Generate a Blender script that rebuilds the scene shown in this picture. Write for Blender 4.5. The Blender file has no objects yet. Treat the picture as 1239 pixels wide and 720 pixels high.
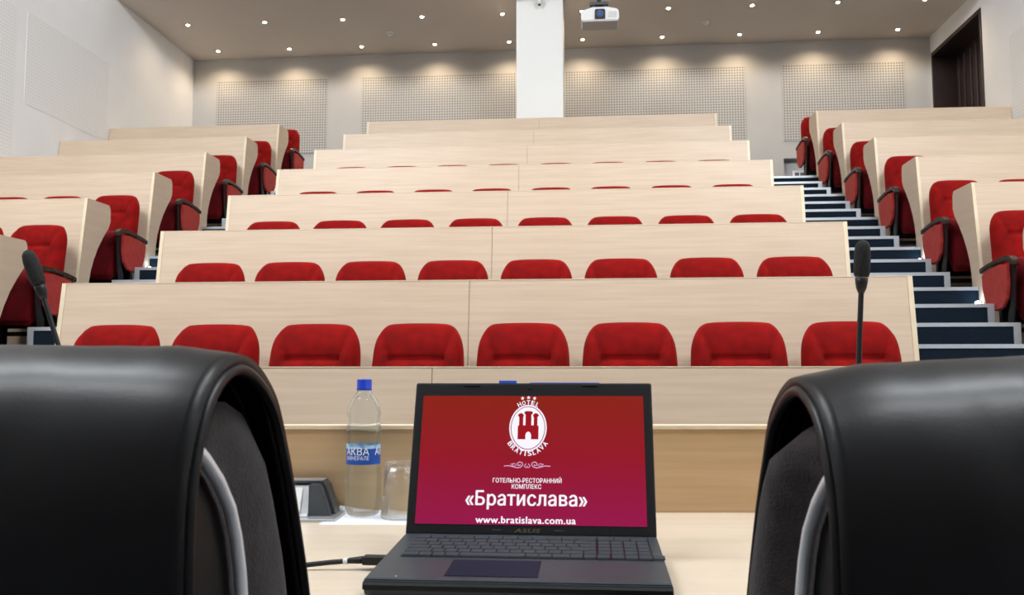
import bpy, bmesh, math, random
from mathutils import Vector, Matrix, noise
C = bpy.context.scene.collection
PI = math.pi
R = math.radians
random.seed(4)

# ------------------------------------------------------------------ materials
def new_mat(name):
    m = bpy.data.materials.new(name); m.use_nodes = True
    nt = m.node_tree; b = nt.nodes['Principled BSDF']
    return m, nt, b

def plain(name, col, rough=.5, metal=0., spec=.5, coat=0., sheen=0., trans=0., ior=1.45, alpha=1.):
    m, nt, b = new_mat(name)
    b.inputs['Base Color'].default_value = (*col, 1)
    b.inputs['Roughness'].default_value = rough
    b.inputs['Metallic'].default_value = metal
    b.inputs['Specular IOR Level'].default_value = spec
    b.inputs['Coat Weight'].default_value = coat
    b.inputs['Sheen Weight'].default_value = sheen
    b.inputs['Transmission Weight'].default_value = trans
    b.inputs['IOR'].default_value = ior
    return m

def noisy(name, c1, c2, scale=(1, 1, 1), nscale=8, detail=6, rough=.5, bump=0., bscale=None, sheen=0., metal=0., spec=.5, lo=.3, hi=.7, sheen_tint=None):
    """two tones mixed by a stretched noise"""
    m, nt, b = new_mat(name)
    N = nt.nodes; L = nt.links
    tc = N.new('ShaderNodeTexCoord'); mp = N.new('ShaderNodeMapping'); mp.inputs['Scale'].default_value = scale
    nz = N.new('ShaderNodeTexNoise'); nz.inputs['Scale'].default_value = nscale; nz.inputs['Detail'].default_value = detail
    cr = N.new('ShaderNodeValToRGB')
    cr.color_ramp.elements[0].position = lo; cr.color_ramp.elements[0].color = (*c1, 1)
    cr.color_ramp.elements[1].position = hi; cr.color_ramp.elements[1].color = (*c2, 1)
    L.new(tc.outputs['Object'], mp.inputs['Vector']); L.new(mp.outputs['Vector'], nz.inputs['Vector'])
    L.new(nz.outputs['Fac'], cr.inputs['Fac']); L.new(cr.outputs['Color'], b.inputs['Base Color'])
    b.inputs['Roughness'].default_value = rough; b.inputs['Metallic'].default_value = metal
    b.inputs['Specular IOR Level'].default_value = spec
    b.inputs['Sheen Weight'].default_value = sheen
    if sheen_tint: b.inputs['Sheen Tint'].default_value = (*sheen_tint, 1)
    if bump:
        n2 = N.new('ShaderNodeTexNoise'); n2.inputs['Scale'].default_value = bscale or nscale * 6
        n2.inputs['Detail'].default_value = 4
        bp = N.new('ShaderNodeBump'); bp.inputs['Strength'].default_value = bump; bp.inputs['Distance'].default_value = .01
        L.new(tc.outputs['Object'], n2.inputs['Vector']); L.new(n2.outputs['Fac'], bp.inputs['Height'])
        L.new(bp.outputs['Normal'], b.inputs['Normal'])
    return m

def emit(name, col, s):
    m, nt, b = new_mat(name)
    b.inputs['Base Color'].default_value = (0, 0, 0, 1)
    b.inputs['Specular IOR Level'].default_value = 0
    b.inputs['Emission Color'].default_value = (*col, 1)
    b.inputs['Emission Strength'].default_value = s
    return m

def perforated(name, base, hole, pitch=.042, r=.0115, axes='XZ'):
    m, nt, b = new_mat(name)
    N = nt.nodes; L = nt.links
    tc = N.new('ShaderNodeTexCoord'); sp = N.new('ShaderNodeSeparateXYZ'); L.new(tc.outputs['Object'], sp.inputs[0])
    sq = []
    for a in axes:
        f = N.new('ShaderNodeMath'); f.operation = 'PINGPONG'; f.inputs[1].default_value = pitch / 2
        L.new(sp.outputs[a], f.inputs[0])
        p = N.new('ShaderNodeMath'); p.operation = 'POWER'; p.inputs[1].default_value = 2; L.new(f.outputs[0], p.inputs[0])
        sq.append(p)
    ad = N.new('ShaderNodeMath'); ad.operation = 'ADD'; L.new(sq[0].outputs[0], ad.inputs[0]); L.new(sq[1].outputs[0], ad.inputs[1])
    lt = N.new('ShaderNodeMath'); lt.operation = 'LESS_THAN'; lt.inputs[1].default_value = r * r; L.new(ad.outputs[0], lt.inputs[0])
    mx = N.new('ShaderNodeMix'); mx.data_type = 'RGBA'
    mx.inputs['A'].default_value = (*base, 1); mx.inputs['B'].default_value = (*hole, 1)
    L.new(lt.outputs[0], mx.inputs['Factor']); L.new(mx.outputs['Result'], b.inputs['Base Color'])
    b.inputs['Roughness'].default_value = .7
    return m

WOOD1, WOOD2 = (.635, .485, .35), (.70, .55, .41)
M = {}
M['wood'] = noisy('pale_beech_laminate', WOOD1, WOOD2, (.9, 9, 22), 2.2, 8, rough=.38, spec=.35, lo=.32, hi=.68)
M['wood_end'] = noisy('pale_beech_laminate_side', WOOD1, WOOD2, (9, .8, 16), 2.2, 8, rough=.38, spec=.35, lo=.2, hi=.8)
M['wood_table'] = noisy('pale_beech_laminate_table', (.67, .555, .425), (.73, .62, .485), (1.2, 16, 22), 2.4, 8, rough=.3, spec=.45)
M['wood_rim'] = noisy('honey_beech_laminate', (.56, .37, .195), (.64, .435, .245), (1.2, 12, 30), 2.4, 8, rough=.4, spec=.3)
M['seam'] = plain('panel_joint', (.30, .22, .15), .8)
M['edge'] = noisy('light_wood_edge_band', (.78, .64, .44), (.84, .70, .50), (3, 3, 3), 5, 3, rough=.4)
M['red'] = noisy('red_velvet', (.14, .002, .002), (.28, .004, .003), (1, 1, 1), 9, 5, rough=.85, bump=.12, bscale=120, sheen=.32, spec=.12, sheen_tint=(1, .05, .03))
M['maroon'] = noisy('deep_red_velvet', (.10, .0025, .005), (.165, .004, .008), (1, 1, 1), 9, 5, rough=.85, bump=.12, bscale=120, sheen=.2, spec=.15, sheen_tint=(1, .25, .2))
M['red_skirt'] = noisy('coral_red_cloth', (.38, .026, .025), (.48, .044, .038), (1, 1, 1), 16, 5, rough=.85, bump=.1, bscale=150, sheen=.25, spec=.2, sheen_tint=(1, .5, .4))
M['dark_wood'] = noisy('dark_stained_wood', (.040, .020, .013), (.075, .038, .022), (2, 14, 14), 4, 5, rough=.25, spec=.6)
M['black_plastic'] = plain('black_plastic', (.012, .011, .012), .45)
M['dark_metal'] = plain('dark_grey_metal', (.03, .03, .032), .4, .6)
M['carpet'] = noisy('navy_carpet', (.005, .010, .018), (.013, .022, .035), (1, 1, 1), 160, 3, rough=.95, bump=.3, bscale=260, spec=.1)
M['nosing'] = plain('brushed_aluminium', (.62, .66, .70), .38, .55)
M['white_wall'] = noisy('white_wall_paint', (.86, .87, .88), (.89, .90, .905), (1, 1, 1), 2, 3, rough=.75, spec=.25)
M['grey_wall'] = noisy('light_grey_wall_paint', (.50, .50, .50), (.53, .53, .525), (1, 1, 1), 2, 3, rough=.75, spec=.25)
M['ceiling'] = noisy('taupe_ceiling_paint', (.74, .68, .625), (.76, .70, .645), (1, 1, 1), 1.5, 3, rough=.85, spec=.15)
M['front'] = plain('front_wall_covering', (.20, .20, .20), .9)
M['pillar'] = plain('bright_white_paint', (.83, .84, .82), .7, spec=.3)
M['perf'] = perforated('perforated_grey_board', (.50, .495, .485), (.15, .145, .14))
M['perf_side'] = perforated('perforated_white_board', (.86, .87, .87), (.72, .73, .73), axes='YZ', r=.010)
M['door'] = noisy('dark_brown_door_veneer', (.022, .013, .013), (.036, .021, .020), (12, 12, 1), 4, 5, rough=.35, spec=.4)
M['door_lit'] = plain('dark_brown_door_moulding', (.065, .045, .05), .3)
M['white_plastic'] = plain('white_plastic', (.80, .80, .80), .35)
M['grey_plastic'] = plain('light_grey_plastic', (.45, .44, .43), .45)
M['leather'] = noisy('black_leather', (.0012, .0012, .0016), (.002, .002, .0028), (1, 1, 1), 30, 4, rough=.36, bump=.022, bscale=300, spec=.42)
M['gusset'] = noisy('charcoal_brown_fabric', (.030, .024, .024), (.042, .034, .034), (1, 1, 1), 60, 4, rough=.9, bump=.25, bscale=400, spec=.15, sheen=.15)
M['chrome'] = plain('chrome', (.96, .97, .98), .35, .35)
M['laptop'] = noisy('dark_slate_laptop_plastic', (.032, .042, .050), (.038, .048, .056), (1, 1, 1), 60, 2, rough=.42, spec=.4)
M['laptop_side'] = plain('black_laptop_underside', (.004, .004, .005), .5)
M['bezel'] = plain('matte_black_bezel', (.008, .008, .009), .4)
M['key'] = plain('black_key_cap', (.040, .048, .055), .6, spec=.25)
M['key_gap'] = plain('key_well', (.0035, .004, .005), .5)
M['touchpad'] = plain('touchpad', (.006, .011, .026), .6, spec=.2)
M['logo'] = plain('muted_gold_print', (.20, .17, .11), .4, .3)
M['white_em'] = emit('screen_white', (.93, .90, 1.0), .95)
M['pink_em'] = emit('screen_pink', (.80, .45, .70), .8)
M['castle_em'] = emit('screen_dark_red', (.34, .010, .016), .95)
M['paper'] = plain('white_paper', (.86, .88, .92), .7)
M['water'] = plain('clear_bottle_of_water', (.90, .96, 1.0), .03, trans=1., ior=1.22)
M['glass'] = plain('clear_glass', (.97, .99, .99), .01, trans=1., ior=1.45)
def clear(name, tint, rough, ior, fac):
    m, nt, b = new_mat(name); N = nt.nodes; L = nt.links
    b.inputs['Base Color'].default_value = (*tint, 1); b.inputs['Roughness'].default_value = rough
    b.inputs['Transmission Weight'].default_value = 1; b.inputs['IOR'].default_value = ior
    tr = N.new('ShaderNodeBsdfTransparent'); tr.inputs['Color'].default_value = (*tint, 1)
    mx = N.new('ShaderNodeMixShader'); mx.inputs['Fac'].default_value = fac
    L.new(b.outputs[0], mx.inputs[1]); L.new(tr.outputs[0], mx.inputs[2]); L.new(mx.outputs[0], N['Material Output'].inputs['Surface'])
    return m
M['water'] = clear('clear_bottle_of_water', (.93, .98, 1.0), .03, 1.30, .42)
M['glass'] = clear('clear_glass', (.98, .995, .995), .01, 1.45, .35)
M['cap'] = plain('blue_bottle_cap', (.004, .045, .50), .35)
M['label_blue'] = noisy('blue_bottle_label', (.004, .05, .33), (.008, .11, .48), (1, 1, 2), 30, 4, rough=.35)
M['label_ice'] = noisy('icy_label_peaks', (.10, .35, .70), (.60, .75, .85), (1, 1, 2), 60, 4, rough=.35)
M['label_white'] = plain('white_print', (.85, .90, .95), .4)
M['alu'] = plain('satin_aluminium', (.55, .56, .57), .35, .7)
M['slate'] = plain('slate_grey_plastic', (.07, .08, .09), .35)
M['socket_white'] = plain('socket_white', (.80, .80, .76), .35)
M['hole'] = plain('socket_hole', (.02, .02, .018), .6)
M['rubber'] = plain('black_rubber', (.010, .010, .011), .5)
M['mic_foam'] = noisy('black_microphone_foam', (.004, .004, .004), (.016, .016, .017), (1, 1, 1), 300, 2, rough=.8, bump=.3, bscale=500)
M['lamp'] = emit('warm_lamp', (1.0, .80, .55), 45)
M['led'] = emit('cool_step_led', (.75, .88, 1.0), 14)
M['lens_blue'] = emit('projector_lens_glow', (.05, .18, .9), .7)
M['blue_tape'] = plain('blue_strip', (.01, .10, .62), .35)
M['floor'] = noisy('dark_carpet_floor', (.05, .052, .06), (.08, .08, .09), (1, 1, 1), 60, 4, rough=.95)

# ------------------------------------------------------------------ mesh helpers
class MB:
    def __init__(s): s.bm = bmesh.new(); s.mi = 0; s.mats = []
    def m(s, mat):
        if mat not in s.mats: s.mats.append(mat)
        s.mi = s.mats.index(mat); return s
    def _f(s, vs, smooth=False):
        try:
            f = s.bm.faces.new(vs); f.material_index = s.mi; f.smooth = smooth; return f
        except ValueError: return None
    def box(s, x0, x1, y0, y1, z0, z1, bev=0.):
        t = bmesh.new()
        bmesh.ops.create_cube(t, size=1)
        for v in t.verts:
            v.co = Vector(((x0+x1)/2+v.co.x*(x1-x0), (y0+y1)/2+v.co.y*(y1-y0), (z0+z1)/2+v.co.z*(z1-z0)))
        if bev: bmesh.ops.bevel(t, geom=t.edges[:], offset=bev, segments=3, profile=.6, affect='EDGES')
        s.merge(t); return s
    def merge(s, t, mat=None, smooth=False):
        mp = {}
        for v in t.verts: mp[v.index if False else v] = s.bm.verts.new(mat @ v.co if mat else v.co)
        for f in t.faces: s._f([mp[v] for v in f.verts], smooth or f.smooth)
        t.free()
    def prism(s, pts, axis, a0, a1, bev=0.):
        """pts in the plane orthogonal to axis, extruded a0..a1"""
        t = bmesh.new()
        def mk(p, a):
            if axis == 'X': return (a, p[0], p[1])
            if axis == 'Y': return (p[0], a, p[1])
            return (p[0], p[1], a)
        A = [t.verts.new(mk(p, a0)) for p in pts]; B = [t.verts.new(mk(p, a1)) for p in pts]
        t.faces.new(A); t.faces.new(B[::-1])
        n = len(pts)
        for i in range(n): t.faces.new((A[i], B[i], B[(i+1) % n], A[(i+1) % n]))
        bmesh.ops.recalc_face_normals(t, faces=t.faces[:])
        if bev: bmesh.ops.bevel(t, geom=t.edges[:], offset=bev, segments=2, affect='EDGES')
        s.merge(t); return s
    def tube(s, path, r, n=10, caps=True):
        rs = r if isinstance(r, (list, tuple)) else [r]*len(path)
        P = [Vector(p) for p in path]; rings = []
        up = None
        for i, p in enumerate(P):
            d = (P[min(i+1, len(P)-1)] - P[max(i-1, 0)]).normalized()
            if up is None:
                up = d.orthogonal().normalized()
            else:
                up = (up - d*up.dot(d)).normalized()
            w = d.cross(up)
            rings.append([s.bm.verts.new(p + (up*math.cos(a)+w*math.sin(a))*rs[i]) for a in [2*PI*k/n for k in range(n)]])
        for a, b in zip(rings, rings[1:]):
            for k in range(n): s._f((a[k], a[(k+1) % n], b[(k+1) % n], b[k]), True)
        if caps: s._f(rings[0][::-1]); s._f(rings[-1])
        return s
    def lathe(s, prof, n=32, c=(0, 0, 0), axis='Z', smooth=True, fn=None):
        rings = []
        for r, z in prof:
            ring = []
            for k in range(n):
                a = 2*PI*k/n; rr = max(r, 1e-5)
                if fn: rr = fn(rr, z, a)
                x, y = rr*math.cos(a), rr*math.sin(a)
                p = (x, y, z) if axis == 'Z' else ((x, z, y) if axis == 'Y' else (z, x, y))
                ring.append(s.bm.verts.new(Vector(p)+Vector(c)))
            rings.append(ring)
        for a, b in zip(rings, rings[1:]):
            for k in range(n): s._f((a[k], a[(k+1) % n], b[(k+1) % n], b[k]), smooth)
        s._f(rings[0][::-1]); s._f(rings[-1])
        return s
    def grid(s, f, nu, nv, smooth=True, close=False):
        V = [[s.bm.verts.new(f(i/nu, j/nv)) for j in range(nv+1)] for i in range(nu+1)]
        for i in range(nu):
            for j in range(nv): s._f((V[i][j], V[i+1][j], V[i+1][j+1], V[i][j+1]), smooth)
        return V
    def build(s, name, parent=None, mat=None, recalc=True):
        if recalc: bmesh.ops.recalc_face_normals(s.bm, faces=s.bm.faces[:])
        me = bpy.data.meshes.new(name); s.bm.to_mesh(me); s.bm.free()
        for x in (s.mats or [mat]): me.materials.append(M[x])
        o = bpy.data.objects.new(name, me); C.objects.link(o)
        if parent: o.parent = parent
        return o

def tag(o, label=None, cat=None, group=None, kind=None):
    if label: o['label'] = label
    if cat: o['category'] = cat
    if group: o['group'] = group
    if kind: o['kind'] = kind
    return o
def thing(name, label, cat, loc=(0, 0, 0), rz=0., group=None):
    o = bpy.data.objects.new(name, None); o.empty_display_size = .1; C.objects.link(o)
    o.location = loc; o.rotation_euler = (0, 0, rz)
    return tag(o, label, cat, group)
def kids(o): return [x for x in C.objects if x.parent == o]
def copy_tree(o, parent=None, cache={}):
    c = o.copy(); C.objects.link(c)
    if parent: c.parent = parent
    for ch in list(o.children): copy_tree(ch, c)
    return c
def struct(mb, name, mat=None, label=None):
    o = mb.build(name, None, mat); o['kind'] = 'structure'
    return o
def smooth_mod(o, lv=1):
    md = o.modifiers.new('sub', 'SUBSURF'); md.levels = lv; md.render_levels = lv
ORD = ['first', 'second', 'third', 'fourth', 'fifth', 'sixth', 'seventh', 'eighth', 'ninth', 'tenth']

# ------------------------------------------------------------------ hall dimensions
CAMZ = 1.03; YAW = .0867; PITCH = .0848
XL, XR = -2.9405, 1.6595            # centre block
LW, LB = -6.5429, -4.1444           # left wall / inner end of left block
RB, RW = 2.9069, 5.3018             # inner end of right block / right wall
YB = 14.0; ZC = 6.238; YE = 11.45; ZH = 8.5; YF = -4.5
def Yk(k): return 4.7404 + 1.1239*(k-1)
def Zt(k): return 1.5326 + .4746*(k-1)
def Fs(k): return .285 + .4675*k + (.022 if k == 4 else 0)    # seat row floors
def Fa(k): return .284 + .463*k     # aisle floors
LEAN = .135

# ------------------------------------------------------------------ the room
struct(MB().box(LW-.3, RW+.6, YF-.3, YB+.6, -.2, 0), 'floor', 'floor')
rows = MB()
for a, b in ((LW, LB), (XL, XR), (RB, RW)):
    for k in range(0, 8):
        y0 = Yk(k)+.03; y1 = Yk(k+1)+.03 if k < 7 else YB
        rows.box(a+(.035 if a != LW else 0), b-(.035 if b != RW else 0), y0, y1, 0 if k < 2 else Fs(k-2), Fs(k))
struct(rows, 'floor_terrace', 'carpet')
struct(MB().box(LW-.3, LW, YF-.3, YB+.6, 0, ZH), 'wall_left', 'white_wall')
# right wall with a deep doorway
DY0, DY1, DZ0, DZ1, DD = 12.20, 13.95, Fa(7), 5.96, .34
w = MB()
w.box(RW, RW+.6, YF-.3, DY0, 0, ZH); w.box(RW, RW+.6, DY1, YB+.6, 0, ZH)
w.box(RW, RW+.6, DY0, DY1, DZ1, ZH); w.box(RW, RW+.6, DY0, DY1, 0, DZ0)
struct(w, 'wall_right', 'white_wall')
# back wall with a low radiator recess at each aisle
NZ = 4.37
w = MB()
ops = ((-4.35, -3.05), (3.035, 4.35))
xs = [LW]+[v for p in ops for v in p]+[RW]
for i in range(0, len(xs), 2): w.box(xs[i], xs[i+1], YB, YB+.6, 0, ZC+.2)
for a, b in ops:
    w.box(a, b, YB, YB+.6, NZ, ZC+.2); w.box(a, b, YB, YB+.6, 0, Fa(7)); w.box(a, b, YB+.16, YB+.6, Fa(7), NZ)
struct(w, 'wall_back', 'grey_wall')
struct(MB().box(LW-.3, RW+.6, YF-.3, YF, 0, ZH), 'wall_front', 'front')
struct(MB().box(LW, RW, YE, YB, ZC, ZC+.25), 'ceiling', 'ceiling')
struct(MB().box(LW, RW, YE-.0, YE+.15, ZC+.25, ZH), 'wall_fascia', 'ceiling')
struct(MB().box(LW-.3, RW+.6, YF-.3, YB+.6, ZH, ZH+.2), 'ceiling_high', 'white_wall')

# pillar
p = MB().box(-.975, -.335, 11.90, 12.45, Fs(7), ZC, .006)
pil = p.build('pillar', None, 'pillar'); tag(pil, kind='structure'); pil.name = 'trim_pillar'

# acoustic boards (thin perforated boards fixed on the walls)
def board(x0, x1, y0, y1, z0, z1, mat, label, group='perforated acoustic boards'):
    o = MB().box(x0, x1, y0, y1, z0, z1).build('acoustic_panel', None, mat)
    tag(o, label, 'wall panel')
board(-6.13, -4.265, YB-.012, YB, 4.615, 5.852, 'perf', 'grey perforated acoustic board at the left end of the back wall')
board(-3.69, 2.476, YB-.012, YB, 4.64, 5.852, 'perf', 'long grey perforated acoustic board on the back wall, passing behind the pillar')
board(3.04, 4.91, YB-.012, YB, 4.64, 5.856, 'perf', 'grey perforated acoustic board on the back wall beside the dark doorway')
board(LW, LW+.004, 9.63, 11.42, 4.17, 5.262, 'perf_side', 'white perforated board on the left wall, the one nearer the back corner')
board(LW, LW+.004, 7.55, 9.45, 3.50, 5.225, 'perf_side', 'white perforated board cut by the left edge of the photo')
board(RW-.004, RW, 9.60, 11.44, 4.17, 5.262, 'perf_side', 'white perforated board on the right wall in front of the dark doorway')

# door in the right wall
d = thing('door_1', 'tall dark brown double door set deep in the right wall', None, (RW, 0, 0)); d['kind'] = 'structure'
f = MB()
t_ = .07
f.box(-.012, DD+.03, DY1-.05, DY1, DZ0, DZ1); f.box(-.012, DD+.03, DY0, DY0+.05, DZ0, DZ1)
f.box(-.012, DD+.03, DY0+.05, DY1-.05, DZ1-.06, DZ1)
f.build('door_frame', d, 'door')
mid = (DY0+DY1)/2
for a, b in ((DY0+.05, mid-.004), (mid+.004, DY1-.05)):
    lf = MB().box(DD, DD+.05, a, b, DZ0+.01, DZ1-.06).build('door_leaf', d, 'door')
    mo = MB()
    for q in (.12, .36, .64, .88):
        y = a+(b-a)*q; mo.box(DD-.016, DD-.0005, y-.017, y+.017, DZ0+.12, DZ1-.14, .005)
    mo.build('moulding', lf, 'door_lit')
    h = MB(); hy = b-.07 if a < mid-.3 else a+.07
    h.tube([(DD-.0, hy, DZ0+1.0), (DD-.05, hy, DZ0+1.0), (DD-.05, hy+(-.11 if a < mid-.3 else .11), DZ0+1.0)], .009)
    h.build('door_handle', lf, 'alu')

# radiators in the recesses
for (a, b), lab in zip(ops, ('white radiator in the recess of the back wall behind the left aisle', 'white radiator in the recess of the back wall at the top of the right aisle')):
    r = thing('radiator', lab, 'radiator', ((a+b)/2, YB+.06, Fa(7)))
    hw = .52
    MB().box(-hw, hw, 0, .07, .12, .66, .006).build('body', r, 'white_plastic')
    for sx in (-.4, .4): MB().box(sx-.02, sx+.02, .01, .06, 0, .12).build('leg', r, 'white_plastic')
    g = MB()
    n = 12
    for i in range(n+1):
        x = -hw+.03+i*(2*hw-.06)/n; g.box(x-.006, x+.006, -.008, 0, .46, .64)
    for z in (.46, .54, .63): g.box(-hw+.03, hw-.03, -.009, -.0005, z, z+.010)
    gr = g.build('grille', r, 'white_plastic')
    MB().box(-hw+.03, hw-.03, -.0015, 0, .455, .645).build('grille_gap', gr, 'slate')

# ------------------------------------------------------------------ aisle stairs
def stairs(name, x0, x1, xi0, xi1, label, in_side):
    """x0..x1 = full-width risers; xi0..xi1 = intermediate steps stopping short of the side block"""
    root = thing(name, label, 'stairs', ((x0+x1)/2, 3.3, 0)); cx = (x0+x1)/2
    seq = [(3.18, .142, 0)]
    for k in range(0, 8):
        y = Yk(k)-.06; seq.append((y, Fa(k), 0))
        if k < 7:
            seq.append((y+.3746, Fa(k)+.1543, 1)); seq.append((y+.7493, Fa(k)+.3087, 1))
    for i, (y, z, kind) in enumerate(seq):
        yn = seq[i+1][0] if i+1 < len(seq) else YB
        zb = max(0, z-.36)
        # a full step reaches back below the next ones
        a, b = (x0, x1) if not kind else (xi0, xi1)
        st = MB().m('carpet').box(a-cx, b-cx, y+.004-3.3, yn+.02-3.3, zb, z-.002).build('step', root)
        nz = MB(); nz.box(a-cx, b-cx, y-3.3, y+.045-3.3, z-.002, z+.002)
        nz.box(a-cx, b-cx, y-.002-3.3, y+.004-3.3, z-.024, z+.002)
        nz.build('nosing', st, 'nosing')
        if kind:
            e = MB(); xe = b if in_side > 0 else a
            e.box(min(xe, xe-in_side*.045)-cx, max(xe, xe-in_side*.045)-cx, y-.003-3.3, y+.0035-3.3, z-.154, z-.024)
            e.box((xe-.003 if in_side<0 else xe)-cx, (xe if in_side<0 else xe+.003)-cx, y-3.3, yn-3.3, z-.154, z+.002)
            e.build('corner_strip', st, 'nosing')
    return root
stairs('aisle_stairs', XR+.005, RB-.005, XR+.005, RB-.062, 'navy carpeted stairs with aluminium nosings climbing the right aisle', 1)
stairs('aisle_stairs', LB+.005, XL-.005, LB+.062, XL-.005, 'navy carpeted stairs with aluminium nosings climbing the left aisle', -1)

# step lights
for (x, k, lab) in ((RB-.035, 3, 'small bright step light on the right aisle stairs, the nearer one'), (RB-.035, 4, 'small bright step light on the right aisle stairs, the farther one'),
                    (LB+.035, 4, 'small bright step light low on the left aisle stairs'), (LB+.035, 7, 'small bright step light near the top of the left aisle stairs')):
    y = Yk(k)-.11; z = Fa(k-1)+.3087+.002
    s = thing('step_light', lab, 'light', (x, y, z))
    MB().lathe([(.026, 0), (.026, .012), (.02, .018), (0, .018)], 16).build('housing', s, 'alu')
    MB().lathe([(.019, .0185), (.021, .026), (.017, .038), (.008, .044), (0, .045)], 16).build('lens', s, 'led')
    li = bpy.data.lights.new('step_glow', 'POINT'); li.energy = .3; li.color = (.55, .75, 1); li.shadow_soft_size = .03
    lo = bpy.data.objects.new('step_glow', li); lo.location = (0, -.03, .07); lo.parent = s; C.objects.link(lo)

# ------------------------------------------------------------------ desks
def desk(x0, x1, k, label, ends=(1, 1)):
    top = Zt(k); low = top-(Fs(k-1) if k > 0 else 0)
    low -= .001
    cx = (x0+x1)/2; W = (x1-x0)/2
    root = thing('seminar_desk', label, 'desk', (cx, Yk(k), top-low))
    H = low; T = .025; yb = lambda z: -(H-z)*LEAN   # front face
    xa = -W+(T if ends[0] else 0); xb = W-(T if ends[1] else 0)
    segs = [(xa, xb)] if W < 1.6 else [(xa, -.0025), (.0005, xb)]
    for a, b in segs:
        MB().prism([(yb(0)+.002, 0), (yb(0)+.024, 0), (.024, H-.004), (.002, H-.004)], 'X', a, b).build('front_panel', root, 'wood')
    if W > 1.6:
        MB().prism([(yb(0)+.008, 0), (yb(0)+.022, 0), (.022, H-.004), (.008, H-.004)], 'X', -.0024, .0004).build('seam', root, 'seam')
    MB().box(xa, xb, .024, .33, H-.030, H-.006).build('desktop', root, 'wood')
    # edge of the front boards, seen as a thin light line
    MB().prism([(.000, H-.004), (.026, H-.004), (.026, H), (.0005, H)], 'X', xa, xb).build('edge_band', root, 'edge')
    fl = H-.80
    prof = [(0, H), (.33, H), (.345, H-.012), (.358, H-.04), (.362, H-.14), (.335, H-.20), (.262, H-.285), (.185, H-.39), (.125, H-.50), (.085, H-.60), (.064, H-.70), (.056, H-.80)]
    zb = .0 if k == 0 else Fs(k)-(top-low)-.02
    zb = max(0, H-.92) if k else 0
    prof += [(yb(zb)+.19, zb), (yb(zb), zb)]
    for e, x in ((ends[0], -W), (ends[1], W-T)):
        if not e: continue
        pn = MB().prism(prof, 'X', x, x+T).build('end_panel', root, 'wood_end')
        MB().prism([(yb(zb)-.0015, zb), (yb(zb)-.0001, zb), (-.0001, H), (-.0015, H)], 'X', x, x+T).build('edge_band', pn, 'edge')
        if k and zb > 0:
            MB().prism([(yb(0), 0), (yb(0)+.024, 0), (yb(zb)+.024, zb), (yb(zb), zb)], 'X', x, x+T).build('end_foot', pn, 'wood')
    return root
for k in range(8):
    nm = 'front' if k == 0 else 'back' if k == 7 else ORD[k]
    desk(XL, XR, k, 'long pale wood desk front of the centre block, ' + (nm + ' row' if k in (0, 7) else nm + ' row from the front'))
for k in range(2, 8):
    fb = {7: 'the topmost', 6: 'second from the top', 5: 'third from the top', 4: 'fourth from the top', 3: 'fifth from the top', 2: 'sixth from the top'}[k]
    desk(LW+.006, LB, k, 'pale wood desk with curved end panel in the left block, ' + fb, (0, 1))
    desk(RB, RW-.006, k, 'pale wood desk with curved end panel in the right block, ' + fb, (1, 0))

# ------------------------------------------------------------------ auditorium seats
# origin: row floor, below the top edge line of the next desk front; the seat faces -Y
def backrest_part():
    Z0, Z1 = .50, 1.0
    def halfw(z):
        t = (z-Z0)/(Z1-Z0)
        w = .246 - .020*t
        if t > .60: w -= .040*((t-.60)/.40)**3.2
        return w
    nu, nv = 40, 30
    mb = MB()
    def front(u, v):
        # rounded-square mapping near the top
        z = Z0+(Z1-Z0)*v
        w = halfw(z)
        a = 2*u-1; x = w*a
        # crown of the top edge
        zt = z - (.012*abs(a)**3 + .050*max(0, abs(a)-.80)**1.6*4)*max(0, (v-.6)/.4)
        # depth
        edge = (1-abs(a)**7)**.5 if abs(a) < 1 else 0
        topf = (1-max(0, (v-.80)/.20)**2.6)**.5
        t = .065+.03*(1-v)
        y = -t*edge*(.30+.70*topf)
        # bolsters
        s = .118+.085*max(0, (v-.45)/.55)**1.5       # seam position
        xa = abs(x)
        rb = max(0., min(1., (xa-s)/.03))
        y -= .030*rb*edge*(1-max(0, (v-.75)/.25)**2)
        # seam groove
        y += .011*math.exp(-((xa-s)/.007)**2)*edge*(1-max(0, (v-.9)/.1))
        # cross crease
        if xa < s+.01:
            y += .016*math.exp(-((z-(Z1-.185))/.009)**2)
            if z < Z1-.185: y -= .016*min(1, (Z1-.185-z)/.03)
            else: y -= .008*math.exp(-((z-(Z1-.11))/.05)**2)
        return Vector((x, y-.005, zt))
    def back(u, v):
        p = front(u, v); a = 2*u-1
        e = (1-abs(a)**7)**.5 if abs(a) < 1 else 0
        return Vector((p.x*1.0, .022*e, p.z))
    F = mb.grid(front, nu, nv); B = mb.grid(back, nu, nv)
    for i in range(nu):
        mb._f((F[i][0], B[i][0], B[i+1][0], F[i+1][0]), True); mb._f((F[i][nv], F[i+1][nv], B[i+1][nv], B[i][nv]), True)
    for j in range(nv):
        mb._f((F[0][j], F[0][j+1], B[0][j+1], B[0][j]), True); mb._f((F[nu][j], B[nu][j], B[nu][j+1], F[nu][j+1]), True)
    for v in mb.bm.verts:   # reclines: lower part comes forward, stands ahead of the panel behind
        v.co.y += -.215 - (1.0-v.co.z)*.20
    return mb
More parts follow.
